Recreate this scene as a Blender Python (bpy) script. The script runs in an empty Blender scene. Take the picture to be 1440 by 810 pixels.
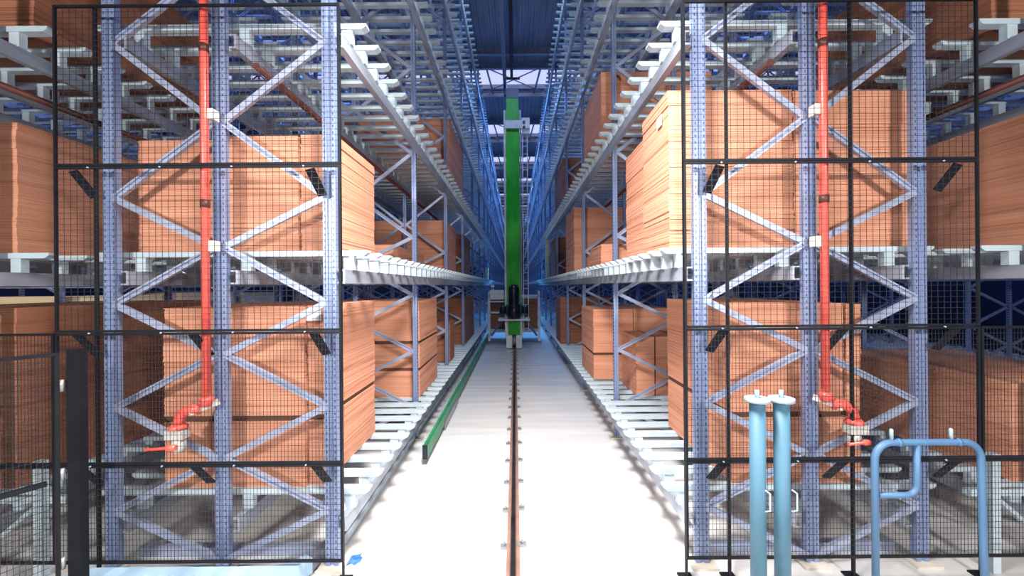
import bpy, math, random
from mathutils import Vector, Matrix
random.seed(11)
SC = bpy.context.scene
COL = SC.collection

# ------------------------------------------------------------------ camera
CAM_Z = 2.2
cam_data = bpy.data.cameras.new('camera')
cam_data.sensor_width = 36.0
cam_data.lens = 580.0 / 1440.0 * 36.0
cam_data.shift_x = -4.5 / 1440.0
cam_data.shift_y = -3.0 / 1440.0
cam_data.clip_start = 0.05
cam_data.clip_end = 300
cam = bpy.data.objects.new('camera', cam_data)
COL.objects.link(cam)
cam.matrix_world = (Matrix.Translation((0, 0, CAM_Z)) @ Matrix.Rotation(math.radians(90), 4, 'X')
                    @ Matrix.Rotation(math.radians(-0.45), 4, 'Z'))
SC.camera = cam

# ------------------------------------------------------------------ world, lights, exposure
world = bpy.data.worlds.new('hall_ambient')
SC.world = world
world.use_nodes = True
bg = world.node_tree.nodes['Background']
bg.inputs['Color'].default_value = (0.30, 0.45, 1.0, 1)
bg.inputs['Strength'].default_value = 0.06

def area_lamp(name, loc, target, size, size_y, energy, color, spread=180):
    d = bpy.data.lights.new(name, 'AREA')
    d.shape = 'RECTANGLE'
    d.size, d.size_y, d.energy, d.color = size, size_y, energy, color
    d.spread = math.radians(spread)
    o = bpy.data.objects.new(name, d)
    COL.objects.link(o)
    o.location = loc
    o.rotation_euler = (Vector(target) - Vector(loc)).to_track_quat('-Z', 'Y').to_euler()
    return o

WHITE = (1.0, 0.965, 0.93)
BLUE = (0.10, 0.34, 1.0)
# unseen key light above the aisle front, plus a pair of added low fills
area_lamp('offscreen_light', (0.0, 1.9, 5.2), (0, 3.6, 0), 1.0, 1.0, 440, WHITE, 125)
area_lamp('offscreen_light', (-3.3, -2.6, 3.5), (-2.7, 3.4, 1.2), 0.6, 0.4, 410, WHITE)  # added low fill for stack fronts and the floor under the racks
area_lamp('offscreen_light', (3.3, -2.6, 3.5), (2.7, 3.4, 1.2), 0.6, 0.4, 410, WHITE)  # matching added fill for the opposite rack
# added cool fill lights along the aisles, tinting the depth blue
for yy, en, colr in ((10.2, 170, (0.45, 0.66, 1.0)), (18.5, 240, BLUE), (26.0, 300, BLUE), (35.0, 300, BLUE), (46.0, 300, BLUE)):
    area_lamp('aisle_fill', (0.0, yy, 10.6), (0, yy, 0), 0.5, 3.0, en, colr)
for sx in (-1, 1):
    for yy in (9.0, 20.0):
        area_lamp('aisle_fill', (sx * 7.6, yy, 10.2), (sx * 7.6, yy, 0), 0.5, 4.0, 420, (0.14, 0.30, 1.0))  # added blue fill for the background behind the outer racks
area_lamp('aisle_fill', (-7.6, 8.0, 4.6), (-9.0, 8.0, 0), 0.4, 5.0, 170, (1.0, 0.92, 0.8))  # added warm fill for the pale stacks on the distant rack
area_lamp('cyan_fill', (0.0, 20.5, 4.2), (0, 20.5, 0), 0.6, 1.2, 130, (0.12, 0.5, 1.0))  # added cyan fill for the low shelves beyond the crane, not a crane fitting

vs = SC.view_settings
vs.view_transform = 'Standard'
vs.look = 'None'
vs.exposure = 0.0
vs.gamma = 1.0
vs.use_curve_mapping = False

# ------------------------------------------------------------------ materials
MAT = {}
def material(name, color, rough=0.5, metal=0.0, var=0.06, scale=(6, 6, 6), bump=0.0, emit=None, strength=0.0, color2=None):
    m = bpy.data.materials.new(name)
    m.use_nodes = True
    nt = m.node_tree
    b = nt.nodes['Principled BSDF']
    b.inputs['Roughness'].default_value = rough
    b.inputs['Metallic'].default_value = metal
    tc = nt.nodes.new('ShaderNodeTexCoord')
    mp = nt.nodes.new('ShaderNodeMapping')
    mp.inputs['Scale'].default_value = scale
    nz = nt.nodes.new('ShaderNodeTexNoise')
    nz.inputs['Scale'].default_value = 1.0
    nz.inputs['Detail'].default_value = 4.0
    rp = nt.nodes.new('ShaderNodeValToRGB')
    lo = color2 or tuple(c * (1 - 2.2 * var) for c in color)
    hi = color if color2 else tuple(min(1, c * (1 + 2.2 * var)) for c in color)
    rp.color_ramp.elements[0].position = 0.3
    rp.color_ramp.elements[1].position = 0.7
    rp.color_ramp.elements[0].color = (*lo, 1)
    rp.color_ramp.elements[1].color = (*hi, 1)
    L = nt.links
    L.new(tc.outputs['Object'], mp.inputs['Vector'])
    L.new(mp.outputs['Vector'], nz.inputs['Vector'])
    L.new(nz.outputs['Fac'], rp.inputs['Fac'])
    L.new(rp.outputs['Color'], b.inputs['Base Color'])
    if bump:
        bp = nt.nodes.new('ShaderNodeBump')
        bp.inputs['Strength'].default_value = bump
        bp.inputs['Distance'].default_value = 0.01
        L.new(nz.outputs['Fac'], bp.inputs['Height'])
        L.new(bp.outputs['Normal'], b.inputs['Normal'])
    if emit:
        b.inputs['Emission Color'].default_value = (*emit, 1)
        b.inputs['Emission Strength'].default_value = strength
    MAT[name] = m
    return m

def perforated(name, color, hole, pitch, xs, half):
    """painted steel with two rows of punched slots along Z"""
    m = material(name, color, 0.38, 0.35, 0.05, (9, 9, 2.5))
    nt = m.node_tree
    L = nt.links
    b = nt.nodes['Principled BSDF']
    rp = [n for n in nt.nodes if n.type == 'VALTORGB'][0]
    tc = [n for n in nt.nodes if n.type == 'TEX_COORD'][0]
    sp = nt.nodes.new('ShaderNodeSeparateXYZ')
    L.new(tc.outputs['Object'], sp.inputs[0])
    def mth(op, a, bval=None):
        n = nt.nodes.new('ShaderNodeMath')
        n.operation = op
        L.new(a, n.inputs[0])
        if bval is not None:
            if isinstance(bval, (int, float)):
                n.inputs[1].default_value = bval
            else:
                L.new(bval, n.inputs[1])
        return n.outputs[0]
    ax = mth('ABSOLUTE', sp.outputs['X'])
    dx = mth('ABSOLUTE', mth('SUBTRACT', ax, xs))
    inx = mth('LESS_THAN', dx, half)
    zz = mth('FRACT', mth('DIVIDE', sp.outputs['Z'], pitch))
    inz = mth('LESS_THAN', zz, 0.42)
    f = mth('MULTIPLY', inx, inz)
    mx = nt.nodes.new('ShaderNodeMix')
    mx.data_type = 'RGBA'
    L.new(f, mx.inputs[0])
    L.new(rp.outputs['Color'], mx.inputs[6])
    mx.inputs[7].default_value = (*hole, 1)
    L.new(mx.outputs[2], b.inputs['Base Color'])
    return m

def cardboard(name, dark, mid, light):
    m = bpy.data.materials.new(name)
    m.use_nodes = True
    nt = m.node_tree
    L = nt.links
    b = nt.nodes['Principled BSDF']
    b.inputs['Roughness'].default_value = 0.85
    tc = nt.nodes.new('ShaderNodeTexCoord')
    oi = nt.nodes.new('ShaderNodeObjectInfo')
    add = nt.nodes.new('ShaderNodeVectorMath')
    add.operation = 'MULTIPLY_ADD'
    L.new(oi.outputs['Random'], add.inputs[0])
    add.inputs[1].default_value = (17, 31, 53)
    L.new(tc.outputs['Object'], add.inputs[2])
    def layer(scale, detail):
        mp = nt.nodes.new('ShaderNodeMapping')
        mp.inputs['Scale'].default_value = scale
        nz = nt.nodes.new('ShaderNodeTexNoise')
        nz.inputs['Scale'].default_value = 1.0
        nz.inputs['Detail'].default_value = detail
        L.new(add.outputs[0], mp.inputs['Vector'])
        L.new(mp.outputs['Vector'], nz.inputs['Vector'])
        return nz.outputs['Fac']
    fine = layer((0.8, 0.8, 130), 2.0)
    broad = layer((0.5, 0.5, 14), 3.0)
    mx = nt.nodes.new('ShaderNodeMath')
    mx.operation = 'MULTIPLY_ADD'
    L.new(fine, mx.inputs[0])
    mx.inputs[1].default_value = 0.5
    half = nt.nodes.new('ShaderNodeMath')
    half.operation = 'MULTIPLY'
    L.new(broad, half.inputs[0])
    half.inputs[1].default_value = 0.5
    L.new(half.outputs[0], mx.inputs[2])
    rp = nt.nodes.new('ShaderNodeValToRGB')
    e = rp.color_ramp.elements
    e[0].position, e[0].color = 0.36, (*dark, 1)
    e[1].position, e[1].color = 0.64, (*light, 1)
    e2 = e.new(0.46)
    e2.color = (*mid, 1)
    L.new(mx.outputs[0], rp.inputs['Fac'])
    L.new(rp.outputs['Color'], b.inputs['Base Color'])
    bp = nt.nodes.new('ShaderNodeBump')
    bp.inputs['Strength'].default_value = 0.18
    bp.inputs['Distance'].default_value = 0.006
    L.new(fine, bp.inputs['Height'])
    L.new(bp.outputs['Normal'], b.inputs['Normal'])
    MAT[name] = m
    return m

def concrete(name):
    m = material(name, (0.60, 0.59, 0.58), 0.42, 0.0, 0.05, (0.45, 5.5, 1.0))
    nt = m.node_tree
    L = nt.links
    b = nt.nodes['Principled BSDF']
    tc = [n for n in nt.nodes if n.type == 'TEX_COORD'][0]
    nz = nt.nodes.new('ShaderNodeTexNoise')
    nz.inputs['Scale'].default_value = 1.3
    nz.inputs['Detail'].default_value = 6.0
    L.new(tc.outputs['Object'], nz.inputs['Vector'])
    mr = nt.nodes.new('ShaderNodeMapRange')
    mr.inputs['To Min'].default_value = 0.55
    mr.inputs['To Max'].default_value = 0.75
    b.inputs['Specular IOR Level'].default_value = 0.3
    L.new(nz.outputs['Fac'], mr.inputs['Value'])
    L.new(mr.outputs['Result'], b.inputs['Roughness'])
    return m

concrete('concrete')
def dull(name):
    MAT[name].node_tree.nodes['Principled BSDF'].inputs['Specular IOR Level'].default_value = 0.15
cardboard('board', (0.36, 0.145, 0.08), (0.54, 0.235, 0.14), (0.64, 0.305, 0.195))
cardboard('board_dark', (0.18, 0.066, 0.032), (0.30, 0.115, 0.06), (0.37, 0.155, 0.085))  # dark board, also standing in for shade on some outer-rack stacks
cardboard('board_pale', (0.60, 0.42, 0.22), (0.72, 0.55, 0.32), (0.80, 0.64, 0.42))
material('slip_sheet', (0.09, 0.035, 0.018), 0.85, 0, 0.1, (3, 3, 40))
perforated('upright_steel', (0.22, 0.28, 0.46), (0.06, 0.08, 0.17), 0.05, 0.033, 0.005)
material('brace_steel', (0.36, 0.41, 0.56), 0.4, 0.4, 0.06, (5, 5, 5))
material('bar_steel', (0.50, 0.60, 0.66), 0.38, 0.2, 0.05, (2, 8, 8))
material('beam_steel', (0.34, 0.37, 0.44), 0.42, 0.4, 0.12, (6, 1.2, 6))
material('foot_pad', (0.55, 0.5, 0.42), 0.8)
material('black_paint', (0.009, 0.010, 0.014), 0.5, 0.0, 0.1)
material('fence_edge', (0.30, 0.33, 0.42), 0.4, 0.2)
material('wire_paint', (0.030, 0.031, 0.036), 0.30, 0.15, 0.05)
dull('black_paint')
dull('wire_paint')
material('pipe_red', (0.80, 0.10, 0.075), 0.35, 0.0, 0.08, (8, 8, 30))
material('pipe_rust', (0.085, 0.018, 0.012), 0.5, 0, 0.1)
material('valve_metal', (0.62, 0.60, 0.55), 0.4, 0.3)
material('blue_paint', (0.06, 0.14, 0.26), 0.5, 0.0, 0.05, (4, 4, 2))
material('post_blue', (0.055, 0.145, 0.215), 0.6, 0.0, 0.05, (4, 4, 2))
material('pale_flange', (0.33, 0.43, 0.50), 0.4, 0.2)
material('barrier_paint', (0.30, 0.44, 0.58), 0.4, 0.1, 0.1, (5, 3, 5))
material('tray_steel', (0.20, 0.22, 0.27), 0.35, 0.4, 0.2, (3, 9, 3))
material('green_paint', (0.010, 0.44, 0.018), 0.45, 0, 0.12, (4, 4, 1.2))
material('conductor_green', (0.008, 0.20, 0.075), 0.4, 0, 0.1)
material('white_paint', (0.72, 0.74, 0.76), 0.45, 0, 0.05)
material('machine_dark', (0.012, 0.016, 0.03), 0.3, 0.2, 0.2)
material('mast_cap_blue', (0.012, 0.03, 0.13), 0.4)
material('rail_steel', (0.20, 0.115, 0.085), 0.35, 0.5, 0.2, (6, 3, 6))
material('rail_head', (0.07, 0.05, 0.045), 0.25, 0.8, 0.2)
material('rail_bed', (0.26, 0.13, 0.095), 0.7, 0, 0.1)
material('clip_steel', (0.30, 0.30, 0.31), 0.4, 0.5)
material('roof_deck', (0.30, 0.33, 0.40), 0.45, 0.3, 0.08, (3, 0.4, 3))
material('roof_beam', (0.30, 0.33, 0.42), 0.4, 0.3)
material('guide_rail', (0.25, 0.25, 0.42), 0.4, 0.3)
material('skylight', (0.8, 0.8, 0.85), 0.5, 0, 0.02, emit=(0.66, 0.68, 0.95), strength=0.85)
material('dark_wall', (0.012, 0.022, 0.055), 0.6, 0.0, 0.2, (1, 1, 0.3))
material('paper', (0.82, 0.82, 0.80), 0.7, 0, 0.03)
material('paint_mark', (0.04, 0.14, 0.75), 0.6, 0, 0.3, (20, 20, 20))

# ------------------------------------------------------------------ mesh helpers
class MB:
    def __init__(self):
        self.v, self.f, self.s = [], [], []
    def add(self, vs, fs, smooth=False):
        o = len(self.v)
        self.v.extend(tuple(p) for p in vs)
        self.f.extend(tuple(i + o for i in f) for f in fs)
        self.s.extend([smooth] * len(fs))
        return self
    def box(self, x0, x1, y0, y1, z0, z1):
        vs = [(x0, y0, z0), (x1, y0, z0), (x1, y1, z0), (x0, y1, z0), (x0, y0, z1), (x1, y0, z1), (x1, y1, z1), (x0, y1, z1)]
        return self.add(vs, [(0, 3, 2, 1), (4, 5, 6, 7), (0, 1, 5, 4), (1, 2, 6, 5), (2, 3, 7, 6), (3, 0, 4, 7)])
    def prism(self, poly, fn, a, b, smooth=False):
        """polygon (u, v) swept from a to b; fn(u, v, t) gives the point"""
        n = len(poly)
        vs = [fn(u, v, a) for u, v in poly] + [fn(u, v, b) for u, v in poly]
        fs = [(i, (i + 1) % n, n + (i + 1) % n, n + i) for i in range(n)]
        o = len(self.v)
        self.add(vs, fs, smooth)
        self.add([], [])
        self.f.append(tuple(o + i for i in reversed(range(n))))
        self.f.append(tuple(o + n + i for i in range(n)))
        self.s += [False, False]
        return self
    def bar(self, p, q, w, d, up=(0, 0, 1), poly=None):
        """rectangular bar from p to q, w wide (across), d deep along the side axis"""
        p, q = Vector(p), Vector(q)
        t = (q - p).normalized()
        s = t.cross(Vector(up))
        if s.length < 1e-5:
            s = t.cross(Vector((0, 1, 0)))
        s.normalize()
        u = s.cross(t).normalized()
        poly = poly or [(-w / 2, -d / 2), (w / 2, -d / 2), (w / 2, d / 2), (-w / 2, d / 2)]
        return self.prism(poly, lambda a, b, k: (p if k == 0 else q) + u * a + s * b, 0, 1)
    def tube(self, pts, r, n=10, caps=True):
        pts = [Vector(p) for p in pts]
        rs = r if isinstance(r, (list, tuple)) else [r] * len(pts)
        rings = []
        ref = None
        for i, p in enumerate(pts):
            t = (pts[min(i + 1, len(pts) - 1)] - pts[max(i - 1, 0)]).normalized()
            if ref is None:
                ref = t.orthogonal().normalized()
            ref = (ref - t * ref.dot(t)).normalized()
            b = t.cross(ref)
            rings.append([p + (ref * math.cos(k * 2 * math.pi / n) + b * math.sin(k * 2 * math.pi / n)) * rs[i] for k in range(n)])
        vs = [v for rg in rings for v in rg]
        fs = []
        for i in range(len(pts) - 1):
            for k in range(n):
                a, c = i * n + k, i * n + (k + 1) % n
                fs.append((a, c, c + n, a + n))
        o = len(self.v)
        self.add(vs, fs, True)
        if caps:
            self.f.append(tuple(o + k for k in reversed(range(n))))
            self.f.append(tuple(o + (len(pts) - 1) * n + k for k in range(n)))
            self.s += [False, False]
        return self
    def mesh(self, name, mat):
        me = bpy.data.meshes.new(name)
        me.from_pydata(self.v, [], self.f)
        me.polygons.foreach_set('use_smooth', self.s)
        me.materials.append(MAT[mat])
        me.update()
        return me

WLOC = {}
def put(name, data, parent=None, loc=(0, 0, 0), rot=None):
    """link an object whose origin stands at world position loc"""
    o = bpy.data.objects.new(name, data)
    COL.objects.link(o)
    w = Vector(loc)
    WLOC[o.name] = w
    if parent is not None:
        o.parent = parent
        o.location = w - WLOC[parent.name]
    else:
        o.location = w
    if rot:
        o.rotation_euler = rot
    return o
def tag(o, label, cat=None, group=None, kind=None):
    o['label'] = label
    if cat: o['category'] = cat
    if group: o['group'] = group
    if kind: o['kind'] = kind
    return o
def thing(name, label, cat, loc, group=None):
    return tag(put(name, None, None, loc), label, cat, group)
def part(name, mb, mat, parent, loc=None, rot=None):
    """mb in coordinates local to loc (default: the parent's origin)"""
    return put(name, mb.mesh(name, mat), parent, WLOC[parent.name] if loc is None else loc, rot)
def arc(c, r, a0, a1, n, plane='xz'):
    out = []
    for i in range(n + 1):
        a = math.radians(a0 + (a1 - a0) * i / n)
        if plane == 'xz': out.append((c[0] + r * math.cos(a), c[1], c[2] + r * math.sin(a)))
        else: out.append((c[0] + r * math.cos(a), c[1] + r * math.sin(a), c[2]))
    return out

# ------------------------------------------------------------------ setting
ROOF = 11.4
Y_END = 66.0
fl = put('floor', MB().box(-14, 14, -9, Y_END, -0.2, 0).mesh('floor', 'concrete'))
tag(fl, 'pale grey concrete floor of the storage aisle', 'floor', kind='structure')
for nm, x in (('wall_left', -13.6), ('wall_right', 13.4)):
    tag(put(nm, MB().box(x, x + 0.2, -9, Y_END, 0, ROOF).mesh(nm, 'dark_wall')), 'dark blue side wall far behind the racks', 'wall', kind='structure')
tag(put('wall_back', MB().box(-13.6, 13.6, Y_END, Y_END + 0.2, 0, ROOF).mesh('wall_back', 'dark_wall')), 'dark wall closing the far end of the aisle', 'wall', kind='structure')

SKY = [(17.1, 19.3), (22.9, 25.5), (28.6, 31.3), (34.3, 37.0), (40.0, 42.7), (45.7, 48.4), (51.4, 54.1), (57.1, 59.8)]
edges = [-9.0] + [v for s in SKY for v in s] + [Y_END]
deck = MB()
PITCH = 0.20
prof = []
x = -13.6
while x < 13.5:
    prof += [(x, 0.06), (x + 0.11, 0.06), (x + 0.125, 0.0), (x + 0.185, 0.0)]
    x += PITCH
for i in range(0, len(edges), 2):
    y0, y1 = edges[i], edges[i + 1]
    n = len(prof)
    vs = [(a, y0, b) for a, b in prof] + [(a, y1, b) for a, b in prof] + [(a, y0, b + 0.05) for a, b in prof] + [(a, y1, b + 0.05) for a, b in prof]
    fs = [(k, k + 1, n + k + 1, n + k) for k in range(n - 1)]
    fs += [(2 * n + k, 3 * n + k, 3 * n + k + 1, 2 * n + k + 1) for k in range(n - 1)]
    fs += [(k, 2 * n + k, 2 * n + k + 1, k + 1) for k in range(n - 1)] + [(n + k, n + k + 1, 3 * n + k + 1, 3 * n + k) for k in range(n - 1)]
    deck.add(vs, fs)
ceil = put('ceiling', deck.mesh('ceiling', 'roof_deck'), None, (0, 0, ROOF))
tag(ceil, 'dark corrugated steel roof deck over the aisle', 'ceiling', kind='structure')
gird = MB().box(-13.5, 13.5, -0.07, 0.07, -0.02, 0.0).box(-13.5, 13.5, -0.012, 0.012, 0.0, 0.2).box(-13.5, 13.5, -0.07, 0.07, 0.2, 0.22).mesh('roof_girder', 'roof_beam')
ys = [4.0, 10.0, 15.9]
for a, b in SKY:
    ys += [a - 0.15, b + 0.15]
for yy in ys:
    put('roof_girder', gird, ceil, (0, yy, ROOF - 0.27))
for i, (a, b) in enumerate(SKY):
    w = put('window_%d' % (i + 1), MB().box(-13.5, 13.5, a - 0.02, b + 0.02, ROOF + 0.22, ROOF + 0.26).mesh('skylight_panel', 'skylight'))
    tag(w, 'white translucent skylight strip across the roof, %s from the front' % ('first second third fourth fifth sixth seventh eighth'.split()[i]), 'skylight', kind='structure')
    curb = MB()
    for yy in (a, b):
        curb.box(-13.5, 13.5, yy - 0.03, yy + 0.03, ROOF + 0.02, ROOF + 0.24)
    put('skylight_kerb', curb.mesh('skylight_kerb', 'roof_beam'), w)
    if i < 5:
        for s in (-1, 1):
            put('bracing_rod', MB().tube([(-1.25 * s, a, ROOF - 0.1), (1.25 * s, b, ROOF - 0.1)], 0.03, 6).mesh('bracing_rod', 'roof_beam'), ceil, (0, 0, 0))
for s in (-1, 1):   # struts hanging between roof and rack heads
    for a, b in SKY[:4]:
        put('roof_strut', MB().tube([(s * 1.15, a - 0.1, ROOF - 0.1), (s * 0.95, b + 0.3, ROOF - 0.1)], 0.045, 6).mesh('roof_strut', 'roof_beam'), ceil, (0, 0, 0))

# ------------------------------------------------------------------ racks
Y0, BAY, NBAY = 3.25, 2.72, 22
LV = [0.56, 2.50, 4.35, 6.19, 8.03, 9.87]
UP_H = 11.0
BAR_H, BAR_W, BRK_H = 0.045, 0.078, 0.115
up_prof = [(-.065, -.05), (-.02, -.05), (-.012, -.022), (.012, -.022), (.02, -.05), (.065, -.05), (.065, .05), (-.065, .05)]
up_prof = [(u * 0.77, v * 0.52) for u, v in up_prof]
upright_me = MB().prism(up_prof, lambda u, v, t: (u, v, t), 0.02, UP_H).mesh('upright', 'upright_steel')
slim_prof = [(u * 0.66, v) for u, v in up_prof]
slim_me = MB().prism(slim_prof, lambda u, v, t: (u, v, t), 0.02, UP_H).mesh('upright', 'upright_steel')
foot_me = MB().box(-.10, .10, -.09, .09, 0, 0.02).mesh('foot_plate', 'foot_pad')
ZO = [4.12, 2.91, 2.08, 1.27, 0.457]
ZM = [3.50, 2.52, 1.68, 0.867, 0.07]
zo, zm = list(ZO), list(ZM)
z = 4.12
while z + 0.615 < 10.9:
    zm.append(z + 0.615)
    z += 1.23
    if z < 10.9: zo.append(z)
zo.sort(); zm.sort()
segs = []          # (z on the outer posts, z on the middle post, grooved)
for a in zo:
    lower = [m for m in zm if m < a]
    upper = [m for m in zm if m > a]
    if lower: segs.append((a, max(lower), 0))
    if upper: segs.append((a, min(upper), 1))
C_prof = [(-.024, -.016), (-.010, -.016), (-.010, -.002), (.010, -.002), (.010, -.016), (.024, -.016), (.024, .016), (-.024, .016)]
F_prof = [(-.024, -.016), (.024, -.016), (.024, .016), (-.024, .016)]
def brace_mb(mb, xa, za, xb, zb, groove):
    p, q = Vector((xa, 0, za)), Vector((xb, 0, zb))
    t = (q - p).normalized()
    u = Vector((-t.z, 0, t.x))
    if u.z < 0: u = -u
    return mb.prism(C_prof if groove else F_prof, lambda a, b, k: (p if k == 0 else q) + u * a + Vector((0, 1, 0)) * b, 0, 1)
BR = {}
def brace_mesh(half, side, za, zm_, groove):
    """brace between middle post (x=0) and the post at side*half"""
    k = (half, side, round(za - zm_, 4), groove)
    if k not in BR:
        mb = MB()
        brace_mb(mb, side * (half - 0.03), za - zm_, side * 0.03, 0, groove)
        BR[k] = mb.mesh('diagonal_brace', 'brace_steel')
    return BR[k]
def bar_mb(mb, x0, x1, y=0.0, z=0.0):
    poly = [(x0, z), (x1, z), (x1, z - 0.02), (x1 - 0.035, z - BAR_H), (x0 + 0.035, z - BAR_H), (x0, z - 0.02)]
    return mb.prism(poly, lambda u, v, t: (u, y + t, v), BAR_W / 2, -BAR_W / 2)
def bracket_mb(mb, x, y=0.0, z=0.0):
    mb.box(x - 0.042, x + 0.042, y - 0.03, y + 0.03, z - BAR_H - BRK_H, z - BAR_H)
    return mb

def rack(label, sgn, xc, half, tip, nb_detail, nb_total, levels, frames_detail, bar_plan):
    """one rack row; xc: |x| of the middle post; tip: |x| of the bar ends"""
    cx = sgn * xc
    R = thing('storage_rack', label, 'rack', (cx, Y0, 0))
    ylen = nb_total * BAY
    # upright frames
    for n in range(nb_total + 1):
        yn = Y0 + n * BAY
        if n <= frames_detail:
            F = put('upright_frame', None, R, (cx, yn, 0))
            for k in (-1, 0, 1):
                u = put('upright', upright_me if n == 0 else slim_me, F, (cx + k * half, yn, 0))
                put('foot_plate', foot_me, F, (cx + k * half, yn, 0))
            for za, zb, g in segs:
                for s in (-1, 1):
                    put('diagonal_brace', brace_mesh(half, s, za, zb, g), F, (cx, yn - 0.012, zb))
        else:
            mb = MB()
            for k in (-1, 0, 1):
                mb.prism([(-.034, -.027), (.034, -.027), (.034, .027), (-.034, .027)], lambda u, v, t: (u + k * half, v, t), 0.0, UP_H)
            for za, zb, g in segs:
                for s in (-1, 1):
                    brace_mb(mb, s * (half - 0.03), za, s * 0.03, zb, 0)
            part('upright_frame', mb, 'upright_steel', R, (cx, yn, 0))
    # longitudinal beams
    bx = [-half + 0.09, 0.105, half - 0.105] if sgn < 0 else [half - 0.09, -0.105, -half + 0.105]
    bx = [-(half - 0.0) - 0.0 for _ in ()] or [(half + 0.09), 0.11, -(half - 0.11)]
    bx = [b * (1 if sgn < 0 else -1) for b in bx]          # first: the aisle side
    for z in levels:
        zt = z - BAR_H - BRK_H
        for b in bx:
            mb = MB()
            poly = [(-.028, -.11), (.028, -.11), (.028, -.098), (-.012, -.098), (-.012, -.012), (.028, -.012), (.028, 0), (-.028, 0)]
            if sgn < 0: poly = [(-u, v) for u, v in reversed(poly)]
            mb.prism(poly, lambda u, v, t: (u, t, v), ylen, 0.0)
            part('longitudinal_beam', mb, 'beam_steel', R, (cx + b, Y0 - 0.02, zt))
    # cross bars
    r_in, r_out = (tip - xc), None
    x_a, x_b = (tip - xc), (xc + half + 0.25 - xc)
    if sgn > 0: xr = (x_a, x_b)
    else: xr = (-x_b, -x_a)
    bare = bar_mb(MB(), *xr).mesh('cross_bar', 'bar_steel')
    mb = bar_mb(MB(), *xr)
    for b in bx: bracket_mb(mb, b)
    full = mb.mesh('cross_bar', 'bar_steel')
    brk = bracket_mb(MB(), 0).mesh('support_bracket', 'bar_steel')
    far = MB()
    for li, z in enumerate(levels):
        for n in range(nb_total):
            for k in range(9):
                yb = Y0 + n * BAY + 0.15 + k * 0.302
                kind = bar_plan(li, n)
                if kind == 2:
                    c = put('cross_bar', bare, R, (cx, yb, z))
                    for b in bx: put('support_bracket', brk, c, (cx + b, yb, z))
                elif kind == 1:
                    put('cross_bar', full, R, (cx, yb, z))
                elif kind == 0:
                    far.box(xr[0] + .03, xr[1] - .03, yb - Y0 - BAR_W / 2, yb - Y0 + BAR_W / 2, z - BAR_H, z)
                    bracket_mb(far, bx[0], yb - Y0, z)
    if far.v:
        o = part('distant_cross_bars', far, 'bar_steel', R, (cx, Y0, 0))
        o['kind'] = 'stuff'
    return R

main_plan = lambda li, n: 2 if (li < 3 and n < 2) else (1 if (li < 3 and n < 6) or (li >= 3 and n < 5) else 0)
outer_plan = lambda li, n: 2 if (n < 1) else (1 if n < 4 else 0)
rack_a = rack('grey steel storage rack along the aisle, beside the green floor rail', -1, 2.31, 0.86, 1.20, 2, NBAY, LV, 8, main_plan)
rack_b = rack('grey steel storage rack along the aisle, behind the two blue posts', 1, 2.31, 0.86, 1.20, 2, NBAY, LV, 8, main_plan)
rack_c = rack('outer steel storage rack behind the black angled gate', -1, 5.03, 0.86, 3.80, 2, 9, LV[:5], 3, outer_plan)
rack_d = rack('outer steel storage rack behind the bent blue tube gate', 1, 5.03, 0.86, 3.80, 2, 9, LV[:5], 3, outer_plan)
far_plan = lambda li, n: 0
rack_e = rack('distant storage rack glimpsed past the stacks %s' % 'beside the green rail', -1, 10.4, 0.86, 9.2, 0, 9, LV[:4], -1, far_plan)
rack_f = rack('distant storage rack glimpsed past the stacks %s' % 'behind the blue posts', 1, 10.4, 0.86, 9.2, 0, 9, LV[:4], -1, far_plan)
for s, R in ((-1, rack_c), (1, rack_d)):    # short front legs under the lowest outer shelf
    lx = s * 3.62
    part('front_leg', MB().box(-.03, .03, -.03, .03, 0, 0.90), 'bar_steel', R, (lx, 3.14, 0))
    part('cross_tie', MB().box(min(s * -.15, s * 1.5), max(s * -.15, s * 1.5), -.02, .02, -.025, .025), 'bar_steel', R, (lx, 3.19, 0.58))
    part('knee_brace', MB().bar((s * 0.40, 0, -0.3), (s * 0.05, 0, 0.0), .05, .03, (0, 1, 0)), 'bar_steel', R, (lx, 3.235, 0.58))

# dark red sprinkler pipes under the third shelf level
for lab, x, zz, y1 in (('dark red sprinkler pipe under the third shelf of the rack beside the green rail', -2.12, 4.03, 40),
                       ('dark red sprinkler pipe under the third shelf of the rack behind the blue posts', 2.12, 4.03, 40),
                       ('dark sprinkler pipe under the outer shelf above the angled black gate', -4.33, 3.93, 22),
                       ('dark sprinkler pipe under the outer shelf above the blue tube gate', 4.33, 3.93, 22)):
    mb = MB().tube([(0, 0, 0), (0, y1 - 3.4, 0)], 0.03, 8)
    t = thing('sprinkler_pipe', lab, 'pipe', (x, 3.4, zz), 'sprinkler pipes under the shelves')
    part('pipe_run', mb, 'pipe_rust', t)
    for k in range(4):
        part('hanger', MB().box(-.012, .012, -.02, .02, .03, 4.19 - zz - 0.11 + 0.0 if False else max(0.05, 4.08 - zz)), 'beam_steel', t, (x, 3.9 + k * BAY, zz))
        part('sprinkler_head', MB().tube([(0, 0, -.03), (0, 0, -.055), (0, 0, -.06), (0, 0, -.068)], [.012, .012, .026, .026], 8), 'clip_steel', t, (x, 4.6 + k * BAY, zz))

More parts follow.
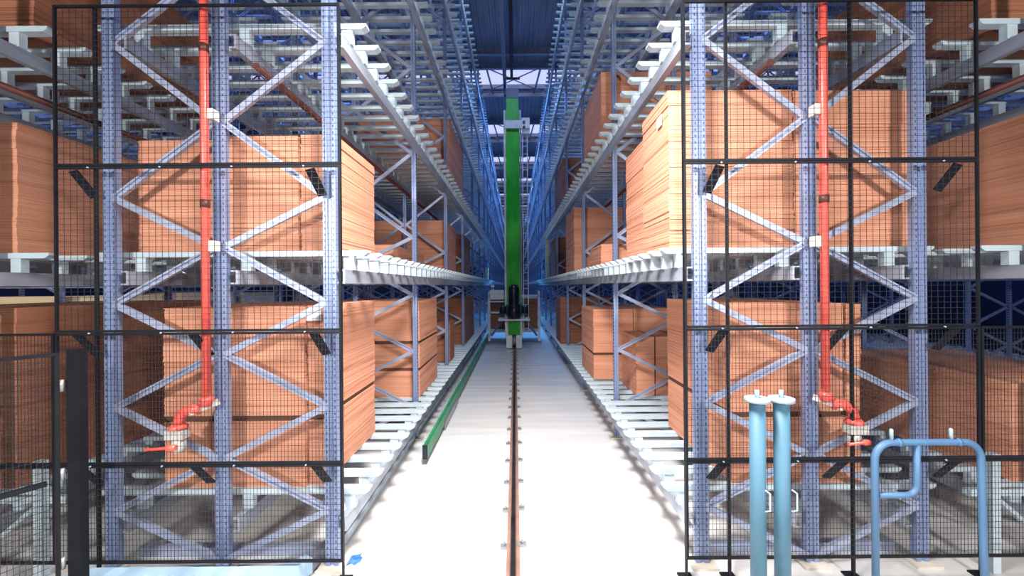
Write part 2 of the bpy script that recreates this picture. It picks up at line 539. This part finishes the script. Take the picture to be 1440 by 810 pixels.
# ------------------------------------------------------------------ cardboard stacks
def bundle_mb(w, d, h, th, bow=0.0, rnd=None):
    """a bundle of sheets, origin at the centre of its base"""
    rnd = rnd or random
    mb = MB()
    z, gx, gy = 0.0, 0.0, 0.0
    i = 0
    while z < h - 1e-4:
        t = min(th * rnd.uniform(0.75, 1.3), h - z)
        if h - z - t < th * 0.4: t = h - z
        if i % 9 == 0:
            gx, gy = rnd.uniform(-.005, .005), rnd.uniform(-.005, .005)
        jx, jy = gx + rnd.uniform(-.0022, .0022), gy + rnd.uniform(-.0022, .0022)
        mb.box(-w / 2 + jx, w / 2 + jx, -d / 2 + jy, d / 2 + jy, z, z + t - 0.0012)
        z += t
        i += 1
    return mb
def stack(label, x0, x1, y0, y1, z0, z1, mat='board', cols=None, bands=None, tagpos=None, straps=None):
    """cols: list of (x0, x1, dz, dy); bands: heights where a dark slip sheet parts the stack"""
    rnd = random.Random(label)
    cx, cy = (x0 + x1) / 2, (y0 + y1) / 2
    near = y0 < 6
    th = 0.016 if y0 < 5 else (0.024 if y0 < 10 else 0.045)
    S = thing('cardboard_stack', label, 'cardboard stack', (cx, cy, z0))
    for c in (cols or [(x0, x1, 0, 0)]):
        cuts = [z0] + (bands or []) + [z1 + c[2]]
        for i in range(len(cuts) - 1):
            za, zb = cuts[i], cuts[i + 1]
            if i > 0:
                put('slip_sheet', MB().box(-(c[1] - c[0]) / 2 + .012, (c[1] - c[0]) / 2 - .012, -(y1 - y0) / 2 + .012, (y1 - y0) / 2 - .012, 0, 0.045).mesh('slip_sheet', 'slip_sheet'), S, ((c[0] + c[1]) / 2, cy + c[3], za))
                za += 0.045
            put('sheet_bundle', bundle_mb(c[1] - c[0], y1 - y0, zb - za, th, rnd=rnd).mesh('sheet_bundle', mat), S, ((c[0] + c[1]) / 2, cy + c[3], za))
    if tagpos:
        (tx, ty, tz), (nx, ny) = tagpos
        if abs(nx) > 0: mb = MB().box(-.002, .002, -.055, .055, -.045, .045)
        else: mb = MB().box(-.06, .06, -.002, .002, -.045, .045)
        o = put('paper_tag', mb.mesh('paper_tag', 'paper'), S, (tx, ty, tz))
        o['label'] = 'white paper tag'
    return S

GL = 'beside the green rail'
GR = 'behind the blue posts'
L1, L2, L3, L4 = LV[:4]
# rack beside the green rail
stack('twin cardboard stack on the middle shelf at the red pipe, rack ' + GL, -3.12, -1.48, 3.42, 4.36, L2, 3.46,
      cols=[(-3.12, -2.40, -0.03, 0), (-2.37, -1.79, 0.0, 0), (-1.78, -1.49, 0.015, 0.02)])
stack('large brown cardboard stack on the bottom shelf, front bay, rack ' + GL, -2.9, -1.59, 3.40, 4.64, L1, 2.04,
      cols=[(-2.9, -1.735, 0, 0), (-1.73, -1.60, 0.01, 0.03)], bands=[1.10], tagpos=((-1.67, 3.417, 1.97), (0, 1)))
stack('cardboard stack with brace shadows on the bottom shelf, second bay, rack ' + GL, -2.9, -1.43, 6.12, 7.5, L1, 1.99, bands=[0.95, 1.35])
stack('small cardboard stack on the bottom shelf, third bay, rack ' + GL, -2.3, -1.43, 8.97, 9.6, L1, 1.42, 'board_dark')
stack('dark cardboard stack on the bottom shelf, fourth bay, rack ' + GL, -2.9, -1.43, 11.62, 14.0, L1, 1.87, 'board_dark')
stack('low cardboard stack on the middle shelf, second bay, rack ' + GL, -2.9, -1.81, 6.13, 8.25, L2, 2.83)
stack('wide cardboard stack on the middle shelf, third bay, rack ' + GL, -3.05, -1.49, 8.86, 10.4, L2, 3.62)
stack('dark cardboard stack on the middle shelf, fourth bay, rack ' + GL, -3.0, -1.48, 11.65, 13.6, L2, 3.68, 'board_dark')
stack('low cardboard stack on the third shelf seen through the bars, rack ' + GL, -3.0, -1.47, 6.35, 8.35, L3, 4.85)
stack('tall cardboard stack on the third shelf beside the low one, rack ' + GL, -3.0, -1.40, 8.9, 11.2, L3, 5.82)
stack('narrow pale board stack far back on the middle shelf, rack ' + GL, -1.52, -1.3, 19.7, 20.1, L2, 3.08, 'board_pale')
# rack behind the blue posts
stack('tallest brown cardboard stack with white tag on the middle shelf, rack ' + GR, 1.28, 3.3, 3.42, 4.10, L2, 3.81,
      cols=[(1.28, 2.31, 0, 0), (2.325, 3.3, -0.01, 0)], tagpos=((1.268, 3.6, 3.62), (1, 0)))
stack('cardboard stack with uneven edges behind the tallest one, rack ' + GR, 1.30, 2.6, 4.13, 4.80, L2, 3.66,
      cols=[(1.30, 2.6, 0, 0)])
stack('large brown cardboard stack on the bottom shelf, front bay, rack ' + GR, 1.76, 2.84, 3.40, 4.81, L1, 2.04,
      cols=[(1.77, 2.70, 0, 0), (2.72, 2.84, -0.01, 0)], bands=[1.10])
P = stack('short strapped cardboard stack on the bottom shelf, second bay, rack ' + GR, 1.79, 2.9, 6.12, 6.95, L1, 1.43)
for xx in (2.06, 2.42):
    put('strap', MB().box(-.008, .008, -.43, -.424, 0, .876).box(-.008, .008, -.43, .43, .873, .877).mesh('strap', 'slip_sheet'), P, (xx, 6.535, L1))
stack('taller cardboard stack behind the short strapped one, rack ' + GR, 1.36, 2.7, 7.2, 8.45, L1, 1.78, bands=[0.98],
      cols=[(1.36, 2.05, 0, 0), (2.06, 2.7, 0.01, 0)])
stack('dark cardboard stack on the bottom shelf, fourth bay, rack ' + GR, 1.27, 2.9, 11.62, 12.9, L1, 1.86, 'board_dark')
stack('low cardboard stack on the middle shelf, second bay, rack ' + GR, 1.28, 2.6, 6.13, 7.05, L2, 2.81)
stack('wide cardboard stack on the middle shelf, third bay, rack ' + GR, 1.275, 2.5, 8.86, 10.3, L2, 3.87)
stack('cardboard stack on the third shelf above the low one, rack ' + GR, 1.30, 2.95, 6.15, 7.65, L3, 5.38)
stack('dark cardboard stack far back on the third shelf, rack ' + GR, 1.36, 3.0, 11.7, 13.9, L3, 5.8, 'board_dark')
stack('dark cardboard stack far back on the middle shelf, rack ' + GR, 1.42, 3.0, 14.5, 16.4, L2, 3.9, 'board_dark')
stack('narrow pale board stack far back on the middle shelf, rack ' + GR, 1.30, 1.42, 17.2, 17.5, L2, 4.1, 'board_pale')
# outer racks
stack('brown cardboard stack on the middle outer shelf above the black gate', -5.5, -4.10, 3.40, 5.1, L2, 3.58)
stack('dark brown cardboard stack on the bottom outer shelf behind the black gate', -5.5, -4.12, 3.40, 5.4, L1, 2.05, 'board_dark')  # shade on this stack is put into its darker board colour
stack('brown cardboard stack on the third outer shelf high above the black gate', -5.5, -4.12, 3.55, 5.6, L3, 5.6, 'board_dark')  # darker board colour imitates the shade on this high outer stack
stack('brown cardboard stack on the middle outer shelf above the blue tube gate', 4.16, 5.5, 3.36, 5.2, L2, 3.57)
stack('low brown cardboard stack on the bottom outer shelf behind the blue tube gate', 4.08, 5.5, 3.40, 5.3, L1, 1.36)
stack('brown cardboard stack on the third outer shelf high above the blue tube gate', 4.12, 5.5, 3.55, 5.6, L3, 5.6, 'board_dark')  # board colour darkened here in place of shade
stack('cardboard stack on the bottom outer shelf, third bay, beyond the black gate', -5.5, -4.15, 8.9, 11.0, L1, 1.75, 'board')

for k, (yy, hh, zz) in enumerate(((6.25, 1.50, L1), (9.0, 1.48, L1), (11.75, 1.52, L1), (14.45, 1.47, L1))):
    for sx, wh in ((-1, GL),):
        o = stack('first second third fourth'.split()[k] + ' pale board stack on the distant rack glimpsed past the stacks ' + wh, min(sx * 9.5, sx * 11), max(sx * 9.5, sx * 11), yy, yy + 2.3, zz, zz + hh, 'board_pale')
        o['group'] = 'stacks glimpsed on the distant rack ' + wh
# ------------------------------------------------------------------ safety fences
FY = 3.05
def wires(x0, x1, z0, z1, px, pz):
    mb = MB()
    r = 0.0012
    n = max(1, round((x1 - x0) / px))
    for i in range(1, n):
        x = x0 + (x1 - x0) * i / n
        mb.box(x - r, x + r, -r, r, z0, z1)
    n = max(1, round((z1 - z0) / pz))
    for i in range(1, n):
        z = z0 + (z1 - z0) * i / n
        mb.box(x0, x1, -3 * r, -r, z - r, z + r)
    return mb
def frame_mb(x0, x1, z0, z1, w=0.017):
    mb = MB()
    mb.box(x0, x1, -w / 2, w / 2, z1 - w, z1).box(x0, x1, -w / 2, w / 2, z0, z0 + w)
    mb.box(x0, x0 + w, -w / 2, w / 2, z0 + w, z1 - w).box(x1 - w, x1, -w / 2, w / 2, z0 + w, z1 - w)
    return mb
ZB = [0.17, 0.895, 1.875, 3.095, 4.29]
def fence(label, x0, x1, xlow0, xlow1, sgn, top, posts, uprights):
    F = thing('safety_fence', label, 'fence', ((x0 + x1) / 2, FY, 0))
    cx = (x0 + x1) / 2
    def panel(a, b, za, zb, px, pz, mat='black_paint'):
        p = put('mesh_panel', frame_mb(a - cx, b - cx, za, zb).mesh('mesh_panel', mat), F, (cx, FY, 0))
        w = put('wire_mesh', wires(a - cx + .02, b - cx - .02, za + .01, zb - .01, px, pz).mesh('wire_mesh', 'wire_paint'), p, (cx, FY, 0))
        w['kind'] = 'stuff'
    panel(x0, x1, ZB[2] + .004, ZB[3] + .011, 0.048, 0.042)
    panel(x0, x1, ZB[3] + .015, ZB[4] + .01, 0.048, 0.042)
    panel(x0, x1, ZB[1] + .004, ZB[2], 0.0255, 0.042)
    panel(x0, x1, ZB[0], ZB[1], 0.0255, 0.042)
    a, b = (xlow0, x0 - 0.01) if sgn < 0 else (x1 + 0.01, xlow1)
    panel(a, b, ZB[1] + .004, ZB[2], 0.0255, 0.042)
    panel(a, b, ZB[0], ZB[1], 0.0255, 0.042)
    for px, za, zb, w in posts:
        w *= 0.6
        put('fence_post', MB().box(-w / 2, w / 2, 0.02, 0.042, za, zb).mesh('fence_post', 'black_paint'), F, (px, FY, 0))
        put('post_foot', MB().box(-.05, .05, -.0, .09, 0, .012).mesh('post_foot', 'black_paint'), F, (px, FY, 0))
    for ux, zz, dx in uprights:
        put('wall_bracket', MB().bar((0, 0.015, -0.013), (dx, 0.125, -0.19), .07, .012, (1, 0, 0)).mesh('wall_bracket', 'black_paint'), F, (ux, FY, zz))
    for zz in ZB[1:4]:
        for k in range(4):
            px = x0 + (x1 - x0) * (k + 0.5) / 4
            put('clip_bolt', MB().tube([(0, -.013, 0), (0, -.024, 0)], .006, 6).mesh('clip_bolt', 'fence_edge'), F, (px, FY, zz))
    return F
fence('black wire mesh safety fence in front of the rack beside the green rail', -3.40, -1.285, -4.6, 0, -1, True,
      [(-3.125, 0, 4.3, .028), (-1.30, 0, 4.3, .02)],
      [(-2.40, ZB[2], .05), (-2.40, ZB[1], .05), (-1.50, ZB[2], .045), (-1.50, ZB[1], .045), (-1.52, ZB[3], .045), (-3.26, ZB[2], .05), (-3.26, ZB[1], .05), (-3.28, ZB[3], .05)])
fence('black wire mesh safety fence standing behind the two blue posts', 1.25, 3.43, 0, 4.6, 1, True,
      [(1.262, 0, 4.3, .024), (1.585, 0, 4.3, .028), (2.51, 0, 4.3, .028), (3.47, 0, 1.87, .045)],
      [(2.44, ZB[2], -.06), (2.44, ZB[1], -.06), (1.55, ZB[2], -.06), (1.55, ZB[1], -.06), (1.53, ZB[3], -.05), (3.28, ZB[1], -.05), (3.28, ZB[2], -.05), (3.30, ZB[3], -.05)])

# black gate leaf that swings towards the camera
G = thing('gate_leaf', 'black mesh gate leaf with thick black post, swung towards the viewer', 'gate', (-3.02, 2.84, 0))
part('gate_post', MB().box(-.042, .042, -.03, .03, 0.012, 1.79), 'black_paint', G)
part('post_foot', MB().box(-.1, .1, -.1, .1, 0, .012), 'black_paint', G)
for zz in (0.35, 0.95, 1.55):
    part('hinge', MB().tube([(-.05, -.052, zz - .04), (-.05, -.052, zz + .04)], .012, 8), 'clip_steel', G)
ang = math.atan2(-0.30, -0.175)
gp = part('leaf_frame', frame_mb(0.0, 1.3, 0.12, 1.775, 0.022).box(0.06, 1.27, -.015, .015, 0.90, 0.93), 'black_paint', G, (-3.08, 2.78, 0), (0, 0, ang))
w = put('wire_mesh', wires(0.05, 1.28, 0.14, 1.755, 0.0255, 0.042).mesh('wire_mesh', 'wire_paint'), gp, (-3.08, 2.78, 0))
w['kind'] = 'stuff'

# ------------------------------------------------------------------ red risers
def riser(label, s):
    px, py = s * 2.345, 3.125
    T = thing('fire_riser', label, 'pipe', (px, py, 0))
    part('riser_pipe', MB().tube([(0, 0, 1.40), (0, 0, 5.4)], .029, 14), 'pipe_red', T)
    for zz in (4.02, 2.84):
        part('coupling', MB().tube([(0, 0, zz - .03), (0, 0, zz + .03)], .033, 14), 'pipe_rust', T)
    part('pipe_flange', MB().tube([(0, 0, 1.38), (0, 0, 1.365), (0, 0, 1.352), (0, 0, 1.335), (0, 0, 1.31)], [.034, .05, .05, .036, .036], 14), 'pipe_red', T)
    part('grey_strap', MB().bar((s * -.06, .05, 1.33), (s * .10, -.04, 1.27), .045, .02), 'valve_metal', T)
    el = [(s * .04, -.01, 1.285), (s * .08, -.015, 1.29), (s * .13, -.02, 1.283), (s * .17, -.02, 1.26), (s * .192, -.02, 1.22), (s * .197, -.02, 1.17)]
    part('elbow', MB().tube(el, .036, 14), 'pipe_red', T)
    part('pipe_flange', MB().tube([(s * .197, -.02, 1.18), (s * .197, -.02, 1.165), (s * .197, -.02, 1.15), (s * .197, -.02, 1.14)], [.045, .062, .062, .045], 16), 'pipe_red', T)
    c = s * .205
    part('valve_block', MB().box(c - .065, c + .065, -.065, .02, 1.075, 1.14), 'valve_metal', T)
    vb = part('valve_body', MB().tube([(c - s * .01, -.02, 1.075), (c - s * .01, -.02, 1.05), (c - s * .01, -.02, 1.0), (c - s * .01, -.02, .97)], [.04, .047, .04, .036], 14), 'valve_metal', T)
    la, lb = (c + .03, c - .19) if s < 0 else (c + .055, c - .10)
    part('valve_lever', MB().tube([(la, -.075, 1.022), (la + (lb - la) * .25, -.08, 1.022), (la + (lb - la) * .3, -.08, 1.02), (lb, -.085, 1.012)], [.022, .022, .011, .011], 8), 'pipe_red', T)
    for zz in (3.52, 2.52):
        part('pipe_clamp', MB().box(min(s * -.07, s * -.025), max(s * -.07, s * -.025), -.01, .06, zz - .04, zz + .04), 'valve_metal', T)
riser('red riser pipe with valve lever against the rack beside the green rail', -1)
riser('red riser pipe with valve lever against the rack behind the blue posts', 1)

# ------------------------------------------------------------------ blue posts, blue tube gate
def blue_post(label, x):
    T = thing('blue_post', label, 'post', (x, 2.6, 0), 'blue posts with pale flanges')
    part('post_tube', MB().tube([(0, 0, 0.015), (0, 0, 1.46)], .046, 24), 'post_blue', T)
    part('base_flange', MB().tube([(0, 0, 0), (0, 0, .015)], .09, 24), 'post_blue', T)
    part('top_flange', MB().tube([(0, 0, 1.46), (0, 0, 1.482)], .074, 28), 'pale_flange', T)
    part('top_pin', MB().tube([(0, 0, 1.482), (0, 0, 1.53)], .013, 10), 'pale_flange', T)
    hx = 0.03 if x < 1.6 else 0.045
    part('pull_handle', MB().tube([(hx - .01, -.04, .92), (hx + .012, -.055, .905), (hx + .014, -.055, .80), (hx - .01, -.04, .785)], .006, 6), 'pale_flange', T)
blue_post('blue post with pale round flange, the one nearer the aisle', 1.52)
blue_post('blue post with pale round flange, the one nearer the red riser', 1.672)

GX, GY = 2.345, 2.70
T = thing('tube_gate', 'bent blue steel tube gate in front of the mesh fence', 'gate', (GX, GY, 0))
W_, H_, R_ = 0.695, 1.155, 0.11
pts = [(0, 0, 0.0), (0, 0, H_ - R_)] + arc((R_, 0, H_ - R_), R_, 180, 90, 7)[1:] + arc((W_ - R_, 0, H_ - R_), R_, 90, 0, 7) + [(W_ + 0.01, 0, 0.5), (W_ + .03, 0, 0.0)]
part('outer_tube', MB().tube(pts, .021, 12), 'blue_paint', T)
pts = [(0.275, 0, H_), (0.275, 0, 0.90)] + arc((0.275 - 0.07, 0, 0.88), 0.07, 0, -90, 6) + [(0.02, 0, 0.81)]
part('inner_tube', MB().tube(pts, .019, 12), 'blue_paint', T)
for xx in (0.155, 0.545):
    part('top_bolt', MB().tube([(xx - .045, 0, H_ + .018), (xx - .045, 0, H_ + .085), (xx - .045, 0, H_ + .09)], [.011, .011, .007], 8), 'pale_flange', T)
    part('tube_sleeve', MB().tube([(xx - .012, 0, H_), (xx + .012, 0, H_)], .026, 12), 'blue_paint', T)

# ------------------------------------------------------------------ curved floor barrier with the rail along the aisle edge
T = thing('floor_barrier', 'low pale blue floor barrier curving round the rack foot into a dark rail', 'barrier', (-1.5, 3.0, 0))
path = [(-3.30, 2.55), (-3.26, 2.80)] + [(p[0], p[1]) for p in arc((-3.08, 2.82, 0), 0.18, 170, 90, 6, 'xy')] + [(-2.6, 3.0), (-2.0, 3.0)]
path += [(p[0], p[1]) for p in arc((-1.86, 3.30, 0), 0.30, -90, -28, 6, 'xy')]
def ribbon(path, w, z0, z1):
    mb = MB()
    pts = [Vector((x + 1.5, y - 3.0, 0)) for x, y in path]
    vs, n = [], len(pts)
    for i, p in enumerate(pts):
        t = (pts[min(i + 1, n - 1)] - pts[max(i - 1, 0)]).normalized()
        s = Vector((-t.y, t.x, 0)) * w / 2
        vs += [p - s + Vector((0, 0, z0)), p + s + Vector((0, 0, z0)), p + s + Vector((0, 0, z1)), p - s + Vector((0, 0, z1))]
    fs = []
    for i in range(n - 1):
        for k in range(4):
            fs.append((4 * i + k, 4 * i + (k + 1) % 4, 4 * i + 4 + (k + 1) % 4, 4 * i + 4 + k))
    fs += [(3, 2, 1, 0), (4 * n - 4, 4 * n - 3, 4 * n - 2, 4 * n - 1)]
    return mb.add(vs, fs)
part('front_bend', ribbon(path, 0.09, 0.03, 0.145), 'barrier_paint', T)
e = path[-1]
run = [e, (-1.545, 3.45), (-1.53, 3.7), (-1.53, 20.0)]
part('edge_rail', ribbon(run, 0.06, 0.03, 0.12), 'tray_steel', T)
part('edge_rail_lip', ribbon([(x + .055, y) for x, y in run[1:]], 0.03, 0.0, 0.05), 'bar_steel', T)
for k in range(6):
    part('rail_foot', MB().box(-.03, .03, -.03, .03, 0, .03), 'tray_steel', T, (-1.53, 3.8 + 2.72 * k, 0))
for xx in (-2.9, -2.1):
    part('rail_foot', MB().box(-.03, .03, -.03, .03, 0, .03), 'barrier_paint', T, (xx, 3.0, 0))
tag(put('floor_sill', MB().box(-3.1, -1.6, -.03, .03, 0, 0.07).mesh('floor_sill', 'brace_steel'), None, (0, 3.42, 0)), 'thin blue steel sill on the floor between the rack feet ' + GL, 'sill')
tag(put('floor_sill', MB().box(1.6, 3.1, -.03, .03, 0, 0.07).mesh('floor_sill', 'brace_steel'), None, (0, 3.42, 0)), 'thin blue steel sill on the floor between the rack feet ' + GR, 'sill')
mb = MB()
rr = random.Random(4)
ring = [(0.075 * (1 + rr.uniform(-.35, .35)) * math.cos(a), 0.07 * (1 + rr.uniform(-.35, .35)) * math.sin(a), 0.002) for a in [k * math.pi / 8 for k in range(16)]]
mb.add(ring + [(x, y, 0.0) for x, y, _ in ring], [tuple(range(16))] + [(k, 16 + k, 16 + (k + 1) % 16, (k + 1) % 16) for k in range(16)])
tag(put('paint_mark', mb.mesh('paint_mark', 'paint_mark'), fl, (-1.32, 3.33, 0.0005)), 'splash of blue marking paint')

# ------------------------------------------------------------------ rails of the aisle
T = thing('crane_rail', 'brown steel crane rail clipped along the middle of the aisle floor', 'rail', (-0.033, 0, 0))
part('rail_foot', MB().box(-.055, .055, 1.0, 62, 0, .012), 'rail_bed', T)
part('rail_web', MB().box(-.014, .014, 1.0, 62, .012, .07), 'rail_steel', T)
part('rail_head', MB().prism([(-.026, .07), (.026, .07), (.026, .09), (.018, .1), (-.018, .1), (-.026, .09)], lambda u, v, t: (u, t, v), 62, 1.0), 'rail_head', T)
clip = MB().box(-.035, .035, -.03, .03, 0, .02).tube([(0, 0, .02), (0, 0, .045)], .013, 6).mesh('rail_clip', 'clip_steel')
y = 2.9
while y < 26:
    for s in (-1, 1):
        put('rail_clip', clip, T, (-0.033 + s * .075, y + (.03 if s > 0 else 0), 0.0))
    y += 0.565
T = thing('conductor_rail', 'green conductor rail on short legs beside the aisle rack', 'conductor rail', (-1.12, 5.06, 0))
part('rail_body', MB().box(-.028, .028, 0, 15, .09, .25), 'conductor_green', T)
part('end_cap', MB().box(-.032, .032, -.012, 0, .085, .255), 'machine_dark', T)
part('top_strip', MB().box(-.012, .012, 0.01, 15, .25, .265), 'conductor_green', T)
for k in range(9):
    part('leg', MB().box(-.075, -.03, -.02, .02, 0, .22), 'bar_steel', T, (-1.12, 5.35 + k * 1.7, 0))
part('side_plate', MB().box(.03, .04, 1.2, 2.6, .03, .13), 'clip_steel', T)

T = thing('overhead_guide_rail', 'purple grey steel guide rail hung above the crane along the aisle', 'rail', (-0.31, 2.0, 9.42))
part('rail_profile', MB().box(-.06, .06, 0, 50, -.06, 0).box(-.012, .012, 0, 50, 0, .18), 'guide_rail', T)
for k in range(8):
    part('hanger', MB().box(-.03, .03, -.03, .03, .18, ROOF - 9.42 - 0.28), 'roof_beam', T, (-0.31, 4.0 + 6 * k, 9.42))
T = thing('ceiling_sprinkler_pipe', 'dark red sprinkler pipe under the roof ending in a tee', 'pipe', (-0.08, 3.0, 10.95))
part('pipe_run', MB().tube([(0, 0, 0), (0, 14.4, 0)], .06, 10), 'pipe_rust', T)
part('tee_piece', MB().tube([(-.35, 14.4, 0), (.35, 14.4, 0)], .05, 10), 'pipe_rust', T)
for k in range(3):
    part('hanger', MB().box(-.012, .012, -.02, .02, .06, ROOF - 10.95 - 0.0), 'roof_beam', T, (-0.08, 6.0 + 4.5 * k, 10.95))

# ------------------------------------------------------------------ stacker crane
CX, CY = -0.05, 14.6
T = thing('stacker_crane', 'stacker crane with tall green mast standing on the middle rail', 'crane', (CX, CY, 0))
part('mast', MB().box(-.215, .215, -.1, .4, 1.05, 8.80).box(-.235, -.2, -.115, -.1, 1.05, 8.4).box(.2, .235, -.115, -.1, 1.05, 8.4), 'green_paint', T)
part('mast_cap', MB().box(-.22, .22, -.12, .42, 8.80, 9.14).box(-.30, -.2, -.05, .1, 8.95, 9.3), 'mast_cap_blue', T)
part('mast_rail', MB().box(-.32, -.25, -.05, .1, .35, 8.4), 'white_paint', T)
part('mast_rail', MB().box(.25, .30, -.05, .1, .35, 8.4), 'guide_rail', T)
hc = part('hoist_carriage', MB().box(-.27, .60, -.22, -.13, 7.7, 7.98).box(.32, .60, -.13, .3, 7.55, 8.1), 'white_paint', T)
for zz in (7.72, 7.9):
    part('guide_roller', MB().tube([(.40, -.26, zz), (.40, -.22, zz)], .05, 12), 'machine_dark', hc)
lad = part('ladder', MB().box(.33, .36, -.02, .02, .5, 7.55).box(.50, .53, -.02, .02, .5, 7.55), 'white_paint', T)
for k in range(24):
    part('rung', MB().tube([(.36, 0, .7 + .28 * k), (.50, 0, .7 + .28 * k)], .012, 6), 'white_paint', lad)
part('drive_motor', MB().tube([(0, -.32, 1.1), (0, -.32, 1.14), (0, -.32, 1.55), (0, -.32, 1.58), (0, -.32, 1.62), (0, -.32, 2.12), (0, -.32, 2.16), (0, -.32, 2.24)], [.20, .22, .22, .16, .19, .19, .17, .12], 18), 'machine_dark', T)
for s in (-1, 1):
    part('cable_drum', MB().tube([(s * .24, -.2, 1.36), (s * .27, -.2, 1.36), (s * .28, -.2, 1.36), (s * .46, -.2, 1.36), (s * .47, -.2, 1.36), (s * .50, -.2, 1.36)], [.20, .20, .14, .14, .20, .20], 16), 'machine_dark', T)
    part('diagonal_strut', MB().bar((s * .36, .0, 1.06), (s * .82, .35, .40), .06, .06), 'guide_rail', T)
    part('wheel_housing', MB().box(min(s * .07, s * .27), max(s * .07, s * .27), -.30, .5, .04, .48), 'white_paint', T)
    part('running_wheel', MB().tube([(s * .005, -.18, .29), (s * .055, -.18, .29)], .17, 18), 'clip_steel', T)
part('platform', MB().box(-.55, .55, -.34, .5, .99, 1.05), 'white_paint', T)
part('mast_base', MB().box(-.21, .21, -.12, .4, .48, .99), 'green_paint', T)
part('mast_base_cheek', MB().box(-.30, -.215, -.1, .4, .40, .99).box(.215, .30, -.1, .4, .40, .99), 'white_paint', T)
cab = part('control_cabinet', MB().box(-.85, -.36, .05, .4, 1.72, 2.05).box(-.85, -.36, .05, .4, 1.62, 1.66), 'white_paint', T)
part('beacon', MB().tube([(-.76, .2, 2.05), (-.76, .2, 2.25)], .06, 10), 'white_paint', cab)
part('handrail', MB().tube([(-.86, .03, 2.13), (-.2, .03, 2.13)], .015, 6), 'machine_dark', cab)
part('load_deck', MB().box(-1.0, 1.0, 1.2, 3.0, .42, .55), 'bar_steel', T)
for s in (-1, 1):
    part('deck_post', MB().box(s * .95 - .04, s * .95 + .04, 1.06, 1.14, .1, 2.0), 'white_paint', T)
part('deck_rail', MB().box(-.95, .95, 1.06, 1.12, 1.78, 1.86), 'white_paint', T)
part('deck_rail', MB().box(-.95, -.45, 1.06, 1.12, 1.16, 1.22), 'white_paint', T)
part('deck_beam', MB().box(-.2, .2, .4, 1.25, .3, .42), 'guide_rail', T)
stack('dark cardboard stack carried on the crane deck behind the green mast', CX - .9, CX + .9, 15.85, 17.5, .55, 1.72, 'board_dark')
